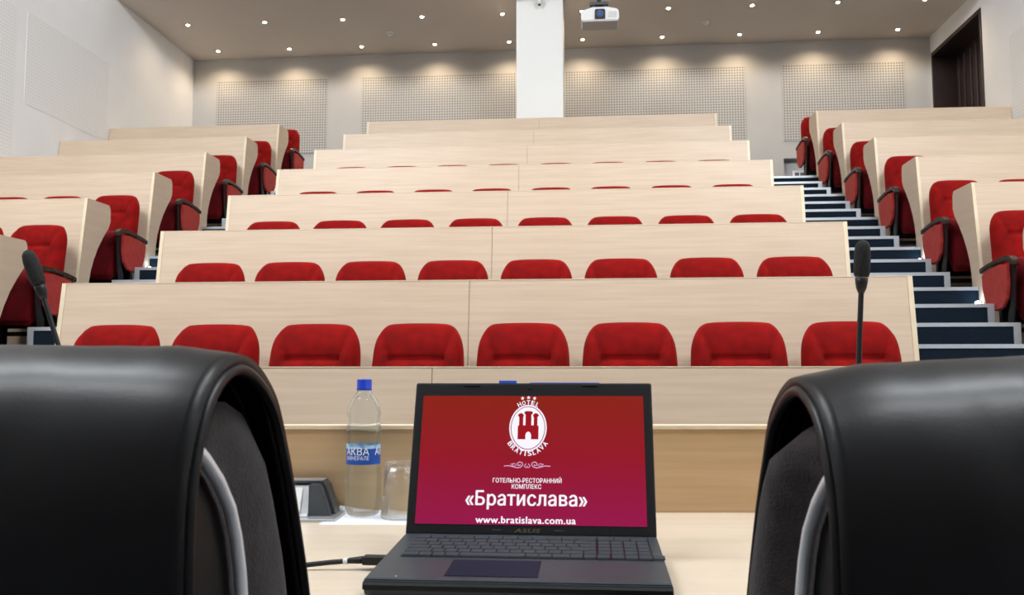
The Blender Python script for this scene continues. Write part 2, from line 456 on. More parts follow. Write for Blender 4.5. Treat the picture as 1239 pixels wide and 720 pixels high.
def seat_part():
    # tipped-up cushion, seen from its underside / front
    mb = MB()
    n = 20
    def f(u, v):
        a = 2*u-1; b = 2*v-1
        z = .395+.225*b
        sx = .222*(1-.10*abs(b)**5) - (.012*max(0, -b))
        x = sx*a
        e = ((1-abs(a)**8)*(1-abs(b)**8))**.5 if abs(a) < 1 and abs(b) < 1 else 0
        y = -.060*e-.014*math.cos(b*1.4)*e
        return Vector((x, y, z))
    F = mb.grid(f, n, n)
    B = mb.grid(lambda u, v: Vector((f(u, v).x, -f(u, v).y*.9, f(u, v).z)), n, n)
    for i in range(n):
        mb._f((F[i][0], B[i][0], B[i+1][0], F[i+1][0]), True); mb._f((F[i][n], F[i+1][n], B[i+1][n], B[i][n]), True)
        mb._f((F[0][i], F[0][i+1], B[0][i+1], B[0][i]), True); mb._f((F[n][i], B[n][i], B[n][i+1], F[n][i+1]), True)
    for v in mb.bm.verts:
        v.co.y += -.515-(.62-v.co.z)*.16
    return mb
ARM_TOP = [(-.19, .575), (-.30, .595), (-.50, .618), (-.60, .622), (-.655, .612), (-.695, .580), (-.70, .545), (-.675, .543), (-.66, .565), (-.62, .580), (-.50, .582), (-.30, .560), (-.19, .535)]
SKIRT = [(-.215, .525), (-.225, .42), (-.27, .31), (-.33, .262), (-.42, .248), (-.54, .262), (-.60, .32), (-.625, .42), (-.63, .555), (-.50, .572), (-.30, .550)]
BRACK = [(-.60, .575), (-.60, .30), (-.56, .22), (-.53, .0), (-.60, .0), (-.655, .25), (-.672, .40), (-.678, .555)]
def seat_proto(side):
    """side -1/+1: aisle seat with armrest and padded skirt on that side; 0: seat inside a row"""
    root = thing('auditorium_seat', 'x', 'seat')
    backrest_part().build('backrest', root, 'red')
    seat_part().build('seat_cushion', root, 'maroon')
    MB().box(-.225, .225, -.37, -.32, .16, .54, .01).build('seat_frame', root, 'black_plastic')
    st = MB()
    for x in ((-.2, .2) if not side else (-side*.2,)):
        st.box(x-.02, x+.02, -.40, -.33, 0, .40); st.box(x-.03, x+.03, -.50, -.28, 0, .012)
    st.build('pedestal', root, 'dark_metal')
    MB().box(-.20, .20, -.362, -.338, .10, .135).build('beam', root, 'dark_metal')
    if side:
        x = side*.262
        mb = MB().prism(ARM_TOP, 'X', x-.022, x+.032 if side > 0 else x+.022, .006) if side > 0 else MB().prism(ARM_TOP, 'X', x-.032, x+.022, .006)
        mb.build('armrest', root, 'dark_wood')
        sk = MB().prism(SKIRT, 'X', min(x+side*.006, x+side*.030), max(x+side*.006, x+side*.030), .007).build('armrest_skirt', root, 'red_skirt')
        MB().prism(BRACK, 'X', min(x-side*.006, x+side*.005), max(x-side*.006, x+side*.005)).build('armrest_bracket', root, 'black_plastic')
    else:
        pass
    return root
protos = {}
def place_seat(side, x, k, label, group=None):
    if side not in protos:
        o = seat_proto(side); protos[side] = o
    else:
        o = copy_tree(protos[side])
    o.location = (x, Yk(k+1), Fs(k)); tag(o, label, 'seat', group)
    return o
RN = ['front row', 'second row', 'third row', 'fourth row', 'fifth row']
for k in range(5):
    for i in range(8):
        x = -2.465+.5326*i
        nm = ORD[i]+' from the left' if i < 4 else ORD[7-i]+' from the right' if i < 7 else 'at the right end'
        if i == 0: nm = 'at the left end'
        fr = {0: 'in the front row of the centre block', 1: 'in the second row of the centre block', 2: 'in the third row of the centre block', 3: 'in the fourth row of the centre block', 4: 'in the fifth row of the centre block'}[k]
        place_seat(0, x, k, 'red velvet seat %s, %s' % (fr, nm), 'red seats of the centre block')
tops = {7: 'the topmost', 6: 'second from the top', 5: 'third from the top', 4: 'fourth from the top', 3: 'fifth from the top', 2: 'the lowest and nearest in view'}
for k in range(7, 1, -1):
    place_seat(1, LB-.243, k, 'red seat with wooden armrest beside the left aisle, ' + tops[k], 'red aisle seats with armrests')
    place_seat(-1, RB+.243, k, 'red seat with wooden armrest beside the right aisle, ' + tops[k], 'red aisle seats with armrests')
for k, i, lab in ((3, 1, 'red seat top peeping over the left block desk, next to the aisle seat'), (3, 2, 'red seat top peeping over the left block desk, at the left edge of the photo'),
                  (2, 1, 'sliver of a red seat at the left edge, beside the lowest aisle seat')):
    place_seat(0, LB-.243-.5326*i, k, lab, 'inner red seats of the side blocks')
for k, i, lab in ((3, 1, 'red seat top peeping over the right block desk at the right edge of the photo'),):
    place_seat(0, RB+.243+.5326*i, k, lab, 'inner red seats of the side blocks')

# ------------------------------------------------------------------ ceiling fittings
LX = [-5.97, -4.785, -3.60, -2.415, -1.23, -.075, 1.16, 2.336, 3.518, 4.70]
def downlight():
    o = thing('ceiling_spotlight', 'x', 'ceiling light')
    ring = MB().lathe([(.026, -.0005), (.050, -.006), (.056, -.003), (.057, 0), (.026, 0)], 24).build('trim_ring', o, 'alu')
    MB().lathe([(.026, -.001), (.023, -.008), (.013, -.012), (0, -.013)], 20).build('bulb', o, 'lamp')
    return o
dl = None
for r, (y, rn) in enumerate(((12.53, 'in the front row of lights'), (13.63, 'in the row along the back wall'))):
    for i, x in enumerate(LX):
        if dl is None: dl = downlight(); o = dl
        else: o = copy_tree(dl)
        o.location = (x, y, ZC)
        if r == 0 and i == 5: nm = 'half hidden behind the projector'
        elif i == 0: nm = 'at the left end'
        elif i == 9: nm = 'at the right end'
        elif i < 5: nm = ORD[i]+' from the left'
        else: nm = ORD[9-i]+' from the right'
        tag(o, 'glowing recessed ceiling spotlight %s, %s' % (rn, nm), 'ceiling light', 'recessed ceiling spotlights')
        li = bpy.data.lights.new('spot', 'SPOT'); li.energy = 15; li.color = (1, .76, .50); li.spot_size = R(150); li.spot_blend = 1.; li.shadow_soft_size = .03
        lo = bpy.data.objects.new('spot_beam', li); lo.location = (0, 0, -.03); lo.parent = o; C.objects.link(lo)
for x, y, lab in ((-3.018, 13.10, 'small white smoke detector on the ceiling left of the pillar'), (1.754, 13.07, 'small white smoke detector on the ceiling right of the projector')):
    s = thing('smoke_detector', lab, 'smoke detector', (x, y, ZC))
    MB().lathe([(.06, 0), (.06, -.015), (.05, -.018), (0, -.018)], 20).build('base', s, 'white_plastic')
    MB().lathe([(.035, -.018), (.04, -.03), (.03, -.045), (0, -.048)], 20).build('sensor_head', s, 'white_plastic')

# projector
pj = thing('projector', 'white ceiling projector with a dark square lens, right of the pillar', 'projector', (.165, 11.3, 5.60))
body = [(-.235, 0), (.235, 0), (.245, .02), (.245, .115), (.225, .150), (.10, .178), (-.10, .178), (-.225, .140), (-.245, .12), (-.245, .02)]
MB().prism([(x, z) for x, z in body], 'Y', 0, .32, .008).build('case', pj, 'white_plastic')
MB().box(-.23, .23, .012, .31, -.012, .002, .004).build('underside', pj, 'grey_plastic')
ln = MB().prism([(-.065, .015), (.065, .015), (.068, .03), (.068, .125), (.055, .145), (-.055, .145), (-.068, .125), (-.068, .03)], 'Y', -.022, .01, .004).build('lens_housing', pj, 'black_plastic')
MB().lathe([(.045, -.030), (.045, -.022), (.040, -.022)], 24, (0, 0, .080), 'Y').build('lens_ring', ln, 'slate')
MB().lathe([(.022, -.0345), (.020, -.030), (.0, -.030)], 24, (-.004, 0, .078), 'Y').build('lens', ln, 'lens_blue')
v = MB()
for i in range(6): v.box(.11, .215, -.003, .0005, .035+i*.014, .040+i*.014)
v.build('vent', pj, 'grey_plastic')
br = MB().box(-.12, .10, .03, .25, .178, .196).build('mount_plate', pj, 'slate')
mm = MB(); mm.box(-.10, -.06, .08, .20, .196, .235); mm.box(.05, .09, .08, .20, .196, .235); mm.box(-.13, .11, .06, .22, .235, .27); mm.tube([(-.01, .14, .27), (-.01, .14, .80)], .028, 14)
mm.box(-.04, .02, .11, .80, .80, .86)
mm.build('mount_bracket', pj, 'slate')

# camera on the pillar
cm = thing('security_camera', 'small dark dome camera high on the front of the white pillar', 'camera', (-.65, 11.90, 6.09))
MB().lathe([(.0, 0), (.05, 0), (.05, -.012), (.0, -.012)], 20, (0, 0, .12), 'Y').build('wall_plate', cm, 'white_plastic')
MB().tube([(0, 0, .12), (0, -.07, .12), (0, -.09, .10), (0, -.09, .05)], .014, 12).build('arm', cm, 'black_plastic')
MB().lathe([(.0, .05), (.042, .05), (.045, .02), (.036, -.01), (.02, -.03), (0, -.035)], 20, (0, -.09, 0)).build('dome', cm, 'white_plastic')
MB().lathe([(.0, -.030), (.02, -.032), (.018, -.045), (0, -.052)], 20, (0, -.09, 0)).build('lens', cm, 'black_plastic')

# ------------------------------------------------------------------ presidium table (square to the camera, slightly turned in the hall)
TB = 1.835; TF = 1.10; TX0, TX1 = -1.35, 1.35
tb = thing('presidium_table', 'pale wood table with a raised back board in the foreground', 'table', (0, 0, 0), YAW)
MB().box(TX0, TX1, TF, TB, .722, .75, .002).build('tabletop', tb, 'wood_table')
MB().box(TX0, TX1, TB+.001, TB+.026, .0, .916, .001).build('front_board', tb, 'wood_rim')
MB().box(TX0-.004, TX1+.004, TB-.004, TB+.046, .9165, .9245, .001).build('edge_band', tb, 'edge')
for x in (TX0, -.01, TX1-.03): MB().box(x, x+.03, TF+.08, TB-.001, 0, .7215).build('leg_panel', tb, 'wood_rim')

# ------------------------------------------------------------------ office chairs
def office_chair(label, corner, sgn, turn, dz, bulge, crown=.014):
    """corner: rear edge of the visible side in the camera's ground frame; sgn=+1 visible side is local +x"""
    hw = .25
    th = turn+YAW
    cwx = corner[0]*math.cos(YAW)-corner[1]*math.sin(YAW); cwy = corner[0]*math.sin(YAW)+corner[1]*math.cos(YAW)
    ox = cwx - sgn*hw*math.cos(th); oy = cwy - sgn*hw*math.sin(th)
    root = thing('office_chair', label, 'chair', (ox, oy, 0), th)
    P = [(.052, .50), (.035, .58), (.018, .68), (.008, .78), (.001, .87), (.0, .92), (.003, .955), (.014, .990), (.032, 1.020), (.058, 1.037), (.082, 1.041), (.108, 1.034), (.136, 1.019), (.158, 1.0), (.178, .968), (.198, .930), (.225, .87), (.250, .806), (.268, .73), (.275, .64), (.272, .54)]
    def prof(v):
        t = v*(len(P)-1); i = min(int(t), len(P)-2); f = t-i
        p0 = P[max(i-1, 0)]; p1 = P[i]; p2 = P[i+1]; p3 = P[min(i+2, len(P)-1)]
        return [.5*((2*b)+(-a+c)*f+(2*a-5*b+4*c-d)*f*f+(-a+3*b-3*c+d)*f**3) for a, b, c, d in zip(p0, p1, p2, p3)]
    mb = MB()
    def sh(u, v):
        a = 2*u-1; y, z = prof(v)
        w = max(0, (z-.85)/.19)
        z += crown*(1-a*a)*w - .006*abs(a)**10*w + dz
        y += -.020*(1-a*a)*(1-min(1, v*2.2))*1.0 if v < .45 else 0
        # light creases across the leather
        y += .0035*noise.noise(Vector((a*5, z*9, 1.7*sgn)))*(1-a**6)
        z += .002*noise.noise(Vector((a*7, y*14, 5)))*w
        return Vector((a*hw, y, z))
    mb.grid(sh, 48, 100)
    for v in mb.bm.verts: pass
    s = mb.build('leather_cover', root, 'leather', recalc=False)
    md = s.modifiers.new('sol', 'SOLIDIFY'); md.thickness = .012; md.offset = -1 if True else 1
    # which way does the normal point: make the sheet grow inward
    md.offset = 1
    # seams along the sides
    for x in (-hw, hw):
        for off, r in ((.0, .0052), (.030, .0036)):
            xx = x-math.copysign(off, x)
            path = [sh((xx/hw+1)/2, i/80) for i in range(81)]
            c = Vector((0, .12, .8+dz))
            pr = [p_ + Vector((0, 0, 0)) for p_ in path]
            MB().tube(pr, r, 8).build('seam', s, 'leather')
    # rear padding (behind the chrome) and fabric core
    chrome = [(.004, .985), (.018, .978), (.038, .966), (.064, .946), (.086, .922), (.0995, .896), (.109, .868), (.1155, .838), (.122, .79), (.128, .72), (.132, .62), (.135, .52)]
    rear = [(.016, .94), (.018, .86), (.028, .74), (.045, .62), (.060, .52)] + [(y-.004, z) for y, z in chrome[::-1]]
    MB().prism([(y, z+dz) for y, z in rear], 'X', -hw+.016, hw-.016).build('rear_padding', root, 'leather')
    fab = [(y+.004, z-.004) for y, z in chrome[1:]] + [(.262, .55), (.262, .64), (.255, .73), (.238, .806), (.212, .87), (.184, .93), (.162, .970), (.134, .996), (.098, 1.008), (.060, 1.008), (.030, .996)]
    core = MB(); N_ = 26
    def outline(t):
        q = t*len(fab); i = int(q) % len(fab); f = q-int(q)
        a, b = fab[i], fab[(i+1) % len(fab)]
        return a[0]*(1-f)+b[0]*f, a[1]*(1-f)+b[1]*f
    cy_, cz_ = .16, .78
    nr = 110
    for sg in (1, -1):
        rings = []
        for j in range(9):
            s_ = (j/8)**1.6
            ring = []
            for i in range(nr):
                y, z = outline(i/nr)
                y = cy_+(y-cy_)*(1-s_*.95); z = cz_+(z-cz_)*(1-s_*.95)
                dc = min(math.hypot(y-a_, z-b_) for a_, b_ in chrome)
                dc = min(1, max(0, (dc-.012)/.05)); dc = dc*dc*(3-2*dc)
                x = hw-.020 + bulge*math.sin(min(1, s_*6)*PI/2)*dc
                nzv = noise.noise(Vector((y*16, z*7, 3.1*sgn)))*.007*min(1, s_*4)
                x += nzv
                ring.append(core.bm.verts.new((sg*x, y, z+dz)))
            rings.append(ring)
        for a, b in zip(rings, rings[1:]):
            for i in range(nr): core._f((a[i], a[(i+1) % nr], b[(i+1) % nr], b[i]), True)
        core._f(rings[-1])
        if sg == 1: first = rings[0]
        else:
            for i in range(nr): core._f((first[i], first[(i+1) % nr], rings[0][(i+1) % nr], rings[0][i]), False)
    core.build('fabric_side', root, 'gusset')
    # chrome frame: bars at both sides, under the seat, cantilever foot
    for sx in (-1, 1):
        x = sx*(hw-.008)
        path = [(x, y, z+dz) for y, z in chrome] + [(x, .16, .455), (x, .21, .415), (x, .30, .40), (x, .55, .40), (x, .63, .385), (x, .67, .34), (x, .67, .06), (x, .66, .03), (x, .62, .014), (x, .10, .014)]
        MB().tube(path, .0056, 12).build('chrome_frame', root, 'chrome')
    MB().tube([(-hw+.008, .10, .014), (hw-.008, .10, .014)], .0074, 12).build('cross_bar', root, 'chrome')
    st = MB().box(-.235, .235, .275, .70, .415, .50, .025).build('seat_cushion', root, 'leather')
    return root
office_chair('black leather office chair with a chrome side bar, in the left foreground', (-.235, .66), 1, -R(7), -.002, .012, .003)
office_chair('black leather office chair with a chrome side bar, in the right foreground', (.236, .66), -1, 0., -.020, .034, .012)

# ------------------------------------------------------------------ laptop
LPX = -.0925
lp = thing('laptop', 'open black laptop showing a dark red hotel slide on the table', 'laptop', (LPX, 1.118, .75))
HWL = .1905
def wedge(z_f0, z_f1, z_b0, z_b1, y0, y1, hw): return [(y0, z_f0), (y0, z_f1), (y1, z_b1), (y1, z_b0)]
MB().prism([(.006, .003), (-.001, .012), (0, .024), (.004, .0255), (.255, .0365), (.262, .030), (.262, .012), (.25, .003)], 'X', -HWL, HWL, .0015).build('base', lp, 'laptop')
MB().prism([(-.0025, .0125), (-.0025, .018), (.0, .0215), (.2, .022), (.2, .0125)], 'X', -HWL-.0008, HWL+.0008).build('front_lip', lp, 'laptop_side')
for x in (-.15, .15):
    for y in (.03, .23): MB().box(x-.012, x+.012, y-.006, y+.006, 0, .003).build('rubber_foot', lp, 'rubber')
def deck(y): return .0255+(y-.004)*(.011/.251)
def on_deck(pts, z0, z1): pass
kb = MB().prism([(.112, deck(.112)+.0002), (.112, deck(.112)+.0007), (.236, deck(.236)+.0007), (.236, deck(.236)+.0002)], 'X', -.168, .176).build('keyboard', lp, 'key_gap')
def key_row(y0, y1, cells):
    for a, b in cells:
        t = MB()
        zf, zb_ = deck(y0), deck(y1)
        t.prism([(y0+.001, zf+.0008), (y0+.0018, zf+.0028), (y1-.0018, zb_+.0028), (y1-.001, zb_+.0008)], 'X', a+.0009, b-.0009)
        t.build('key', kb, 'key')
def cells(x0, ws, sc=.0181):
    out = []; x = x0
    for w_ in ws:
        if w_ < 0: x += -w_*sc; continue
        out.append((x, x+w_*sc)); x += w_*sc
    return out
X0 = -.167
rws = [
 (.1125, .1315, [1.3, 1, 1, 1.1, 5.0, 1, 1, 1.35, 1, 1, 1, -.1, 1, 1, 1.05, .95]),
 (.1325, .1515, [2.1, 1, 1, 1, 1, 1, 1, 1, 1, 1, 1, 1.65, 1, -.1, 1, 1, 1.05, .95]),
 (.1525, .1715, [1.75, 1, 1, 1, 1, 1, 1, 1, 1, 1, 1, 1, 2.0, -.1, 1, 1, 1.05, .95]),
 (.1725, .1915, [1.4, 1, 1, 1, 1, 1, 1, 1, 1, 1, 1, 1, 1, 1.35, -.1, 1, 1, 1.05, .95]),
 (.1925, .2115, [1, 1, 1, 1, 1, 1, 1, 1, 1, 1, 1, 1, 1, 1.75, -.1, 1, 1, 1.05, .95]),
 (.2140, .2345, [1.2, 1.2, 1.2, 1.2, 1.2, 1.2, 1.2, 1.2, 1.2, 1.2, 1.2, 1.55, -.1, 1.3, 1.3, 1.4])]
for y0, y1, ws in rws: key_row(y0, y1, cells(X0, ws))
MB().prism([(.018, deck(.018)+.0002), (.018, deck(.018)+.0008), (.098, deck(.098)+.0008), (.098, deck(.098)+.0002)], 'X', -.092, .026).build('touchpad', lp, 'touchpad')
MB().lathe([(0, 0), (.0012, 0), (.0012, .0008), (0, .0008)], 10, (-.152, .012, deck(.012)+.0)).build('status_light', lp, 'white_plastic')
# lid
lid = bpy.data.objects.new('lid', None); C.objects.link(lid); lid.parent = lp
lid.location = (0, .252, .0350); lid.rotation_euler = (-math.atan2(.078, .228), 0, 0)
LH = .243
t = MB().box(-HWL, HWL, 0, .012, 0, LH, .004).build('screen_case', lid, 'bezel')
SX, SZ0, SZ1 = .1765, .0165, LH-.0225
sw, shh = SX*2, SZ1-SZ0
# display
m, nt, b = new_mat('slide_background')
N = nt.nodes; L = nt.links
b.inputs['Base Color'].default_value = (.004, .002, .002, 1); b.inputs['Roughness'].default_value = .3; b.inputs['Specular IOR Level'].default_value = .12
tc = N.new('ShaderNodeTexCoord'); sp = N.new('ShaderNodeSeparateXYZ'); L.new(tc.outputs['Object'], sp.inputs[0])
mr = N.new('ShaderNodeMapRange'); mr.inputs['From Min'].default_value = SZ0; mr.inputs['From Max'].default_value = SZ1; L.new(sp.outputs['Z'], mr.inputs['Value'])
cr = N.new('ShaderNodeValToRGB'); L.new(mr.outputs['Result'], cr.inputs['Fac'])
cr.color_ramp.elements[0].position = 0; cr.color_ramp.elements[0].color = (.275, .007, .062, 1)
cr.color_ramp.elements[1].position = 1; cr.color_ramp.elements[1].color = (.235, .014, .006, 1)
e = cr.color_ramp.elements.new(.5); e.color = (.270, .007, .018, 1)
L.new(cr.outputs['Color'], b.inputs['Emission Color']); b.inputs['Emission Strength'].default_value = 1.0
M['slide'] = m
scr = MB().box(-SX, SX, -.0008, -.0001, SZ0, SZ1).build('display', lid, 'slide')
SC = .001292; SVZ = shh/153.0
def sx(px): return (px-644.5)*SC
def sz(py): return SZ1-(py-484.5)*SVZ
YD = -.0011
def textmesh(name, body, mat, parent, bold=0., ext=0.):
    c = bpy.data.curves.new(name, 'FONT'); c.body = body; c.resolution_u = 3; c.space_character = 1+bold*1.6
    o = bpy.data.objects.new(name, c); C.objects.link(o)
    bpy.context.view_layer.update()
    me = bpy.data.meshes.new_from_object(o.evaluated_get(bpy.context.evaluated_depsgraph_get()))
    bpy.data.objects.remove(o)
    if bold:      # heavier strokes: the same glyphs laid twice, a stroke's width apart
        bm = bmesh.new(); bm.from_mesh(me)
        base = [[v.co.copy() for v in f.verts] for f in bm.faces]
        for dx, dy in ((bold*1.3, 0), (bold*.65, bold*.5)):
            for f in base: bm.faces.new([bm.verts.new(c_+Vector((dx, dy, 0))) for c_ in f])
        bm.to_mesh(me); bm.free()
    me.materials.clear(); me.materials.append(M[mat])
    q = bpy.data.objects.new(name, me); C.objects.link(q); q.parent = parent
    return q
def fit(q, x0, x1, z0, z1, y, shear=0., flip=False):
    vs = q.data.vertices
    ax = min(v.co.x for v in vs); bx = max(v.co.x for v in vs); az = min(v.co.y for v in vs); bz = max(v.co.y for v in vs)
    for v in vs:
        u = (v.co.x-ax)/(bx-ax); w_ = (v.co.y-az)/(bz-az)
        v.co = Vector((x0+(x1-x0)*u+shear*w_, y, z0+(z1-z0)*w_))
def line(name, body, x0, x1, y0, y1, mat='white_em', bold=.03):
    q = textmesh(name, body, mat, scr, bold); fit(q, sx(x0), sx(x1), sz(y1), sz(y0), YD)
line('slide_heading', 'ГОТЕЛЬНО-РЕСТОРАННИЙ', 599, 681.5, 582.5, 589.5, bold=.035)
line('slide_heading', 'КОМПЛЕКС', 622, 657.5, 591, 596.5, bold=.035)
line('slide_title', '«Братислава»', 567, 712, 598.5, 620.5, bold=.034)
line('slide_address', 'www.bratislava.com.ua', 580, 698.5, 628, 636, bold=.045)
def arc_text(body, cx, cy, rx, ry, a0, a1, h, below=False):
    n = len(body)
    for i, ch in enumerate(body):
        a = a0+(a1-a0)*(i/(n-1))
        q = textmesh('slide_letter', ch, 'white_em', scr, .045)
        fit(q, -.5, .5, -.5, .5, 0)
        px = cx+rx*math.cos(a); py = cy-ry*math.sin(a)
        rot = math.atan2(math.cos(a)*ry*1.0, -math.sin(a)*rx) if not below else math.atan2(-math.cos(a)*ry, math.sin(a)*-rx)
        tang = math.atan2(ry*math.cos(a), -rx*math.sin(a))
        if not below: tang += PI
        wd = {'I': .28, 'L': .72}.get(ch, .92)*h*.88
        for v in q.data.vertices:
            x = v.co.x*wd; z = v.co.z*h
            x, z = x*math.cos(tang)-z*math.sin(tang), x*math.sin(tang)+z*math.cos(tang)
            v.co = Vector((sx(px+x), YD, sz(py-z)))
arc_text('HOTEL', 640, 524, 27.5, 31.3, R(114), R(66), 5.4)
arc_text('BRATISLAVA', 640, 523.5, 27.2, 31.4, R(219), R(321), 6.0, True)
def flat(name, pts, mat, y, parent=scr):
    mb = MB(); t = 0
    mb.prism([(sx(a), sz(c)) for a, c in pts], 'Y', y, y+.0001)
    return mb.build(name, parent, mat)
def ell(cx, cy, rx, ry, n=48): return [(cx+rx*math.cos(2*PI*i/n), cy+ry*math.sin(2*PI*i/n)) for i in range(n)]
flat('slide_oval', ell(640, 524, 23, 28.2), 'white_em', YD)
flat('slide_oval_ring', ell(640, 524, 21.2, 26.4), 'castle_em', YD-.00012)
flat('slide_oval', ell(640, 524, 20.3, 25.5), 'white_em', YD-.00024)
castle = [(627.5, 538), (627.5, 522), (629, 521), (629, 511), (627.5, 509.5), (627.5, 508), (629.5, 506.5), (632, 506), (634.5, 508), (634.5, 510), (634, 511), (634, 521), (636.8, 521), (636.8, 508), (635.3, 506.5), (635.3, 504.8), (637, 503.6), (644, 503.6), (645.6, 504.8), (645.6, 506.5), (644, 508), (644, 521), (647, 521), (647, 511), (646, 510), (646, 508), (648.5, 506), (651, 506.5), (653, 508), (653, 509.5), (651.5, 511), (651.5, 521), (653, 522), (653, 538), (644, 538), (644, 533), (643, 530), (640.5, 528.5), (638, 530), (637, 533), (637, 538)]
flat('slide_castle', castle, 'castle_em', YD-.00036)
for x, y in ((632.5, 487.6), (640, 486.8), (647.5, 487.6)):
    flat('slide_star', [(x+(2.6 if i % 2 == 0 else 1.1)*math.sin(i*PI/5), y-(2.6 if i % 2 == 0 else 1.1)*math.cos(i*PI/5)) for i in range(10)], 'white_em', YD)
orn = MB()
for s_ in (1, -1):
    def q(a): return [(sx(640+s_*x), YD, sz(y)) for x, y in a]
    orn.tube(q([(28, 570), (22, 569.6), (16, 571), (12, 572), (8, 571.2), (5.2, 568.6), (6.2, 565.8), (9.5, 565), (12, 566.8), (11.4, 569), (9, 569.3), (8.3, 567.8)]), .0008, 5)
    orn.tube(q([(20, 568), (15.5, 567), (13, 568.6), (16, 570.6), (18.5, 569.6), (17, 568.4)]), .0007, 5)
    orn.tube(q([(1.5, 567), (3.5, 570.5), (1.2, 572), (0, 570)]), .0007, 5)
for v in orn.bm.verts: v.co.y = YD+(v.co.y-YD)*.2
orn.build('slide_ornament', scr, 'pink_em')
q = textmesh('maker_logo', 'ASUS', 'logo', t, .05); fit(q, sx(626), sx(656), .0052, .0112, -.0006, .0022)
for a, b_ in ((600, 611), (673, 684)):
    MB().box(sx(a), sx(b_), -.0006, 0, .0085, .0092).build('bezel_mark', t, 'logo')
MB().lathe([(0, 0), (.0022, 0), (.0022, -.0008), (0, -.0008)], 14, (sx(641), 0, LH-.010), 'Y').build('webcam', t, 'touchpad')
for x in (568, 716): MB().box(sx(x)-.013, sx(x)+.013, -.0016, .0, LH-.006, LH-.003, .0005).build('rubber_bumper', t, 'rubber')
MB().box(sx(602), sx(624), .003, .010, LH+.0005, LH+.0045).build('blue_tab', t, 'blue_tape')
MB().box(sx(641), sx(728), .004, .010, LH+.0002, LH+.0016).build('blue_tab', t, 'blue_tape')
for x in (-.13, .13): MB().tube([(x-.022, .259, .0365), (x+.022, .259, .0365)], .006, 12).build('hinge', lp, 'laptop')

# cable plugged into the laptop's left side
cb = thing('cable', 'black cable with a white ring and a plug in the left side of the laptop', 'cable', (LPX-HWL, 1.285, .75))
cpth = [(-.060, -.006, .013), (-.09, -.008, .0105), (-.14, -.014, .0055), (-.20, -.020, .004), (-.28, -.015, .004), (-.36, .02, .004), (-.42, .09, .004)]
MB().tube(cpth, .0036, 10).build('cord', cb, 'rubber')
pg = MB(); pg.box(-.042, -.003, -.012, .008, .008, .020, .002); pg.tube([(-.041, -.002, .014), (-.062, -.006, .013)], [.0055, .0042], 10)
pg.build('plug', cb, 'rubber')
MB().tube([(-.064, -.0062, .0128), (-.070, -.0066, .0123)], .0048, 12).build('ring', cb, 'white_plastic')

# ------------------------------------------------------------------ paper, bottle, glass
TH = YAW
def tl(x, y, z=.75): # table frame -> world
    return (x*math.cos(TH)-y*math.sin(TH), x*math.sin(TH)+y*math.cos(TH), z)
for i in range(1):
    pp = MB()
    def f(u, v, i=i):
        x = -.347+.285*u-.014*(1-v)*(1-u); y = 1.688+(TB-.004-1.688)*v
        z = .7506+.014*max(0, (v-.80)/.20)**1.5*(1-.6*u)*max(0, 1-u*2.2)+.0012*math.sin(v*3)*(1-u)*.5
        return Vector(tl(x, y, z))
    pp.grid(f, 20, 20)
    o = pp.build('paper_sheet', None, 'paper', recalc=True); tag(o, 'white paper sheet under the water bottle and the glass', 'paper')
    md = o.modifiers.new('s', 'SOLIDIFY'); md.thickness = .0022; md.offset = 1
bx, by, _ = -.447, 1.752, 0
bt = thing('water_bottle', 'clear plastic water bottle with a blue cap and blue label beside the laptop', 'bottle', (bx, by, .7530))
prof = [(0, .004), (.012, .003), (.024, .0), (.030, .004), (.034, .014), (.0355, .030), (.0355, .075), (.0340, .090), (.0325, .102), (.0325, .107), (.0330, .110), (.0330, .150), (.0325, .156), (.0335, .165), (.0340, .172), (.0325, .177), (.0338, .183), (.0328, .190), (.0335, .198), (.0315, .210), (.027, .222), (.021, .232), (.0155, .239), (.0135, .243), (.0130, .250), (.0130, .256), (0, .256)]
def pet(r, z, a):
    if z < .03: return r*(1+.05*math.cos(5*a)*(1-z/.03))
    if .16 < z < .205: return r*(1+.022*math.sin(2*a+z*160))
    return r
MB().lathe(prof, 60, fn=pet).build('bottle_body', bt, 'water')
MB().lathe([(0, .2435), (.0150, .2435), (.0150, .2475), (.0146, .2480), (.0146, .2640), (.0136, .2655), (0, .2655)], 40, fn=lambda r, z, a: r*(1+.012*math.cos(30*a)) if .248 <= z <= .264 else r).build('cap', bt, 'cap')
lb = MB()
def lab(u, v):
    a = 2*PI*u; return Vector((.03365*math.cos(a), .03365*math.sin(a), .100+v*.031))
lb.grid(lab, 60, 2)
LBO = lb.build('label', bt, 'label_blue')
lt = MB()
rr = random.Random(5)
n = 120; tops_ = [.131+.004+.007*abs(noise.noise(Vector((i*.23, 2, 1))))+.003*rr.random() for i in range(n)]; tops_.append(tops_[0])
V0 = [lt.bm.verts.new((.03368*math.cos(2*PI*i/n), .03368*math.sin(2*PI*i/n), .1305)) for i in range(n)]
V1 = [lt.bm.verts.new((.03368*math.cos(2*PI*i/n), .03368*math.sin(2*PI*i/n), tops_[i])) for i in range(n)]
for i in range(n): lt._f((V0[i], V0[(i+1) % n], V1[(i+1) % n], V1[i]))
lt.build('label_peaks', LBO, 'label_ice')
def wrap(body, x0, x1, z0, z1, bold):
    q = textmesh('label_text', body, 'label_white', LBO, bold); fit(q, x0, x1, z0, z1, 0)
    for v in q.data.vertices:
        a = -PI/2+v.co.x/.0339-.04
        v.co = Vector((.0339*math.cos(a), .0339*math.sin(a), v.co.z))
wrap('АКВА', -.030, .021, .1185, .1335, .012)
wrap('МИНЕРАЛЕ', -.029, .021, .1090, .1165, .0)
wrap('АКВА', .034, .085, .1185, .1335, .012)

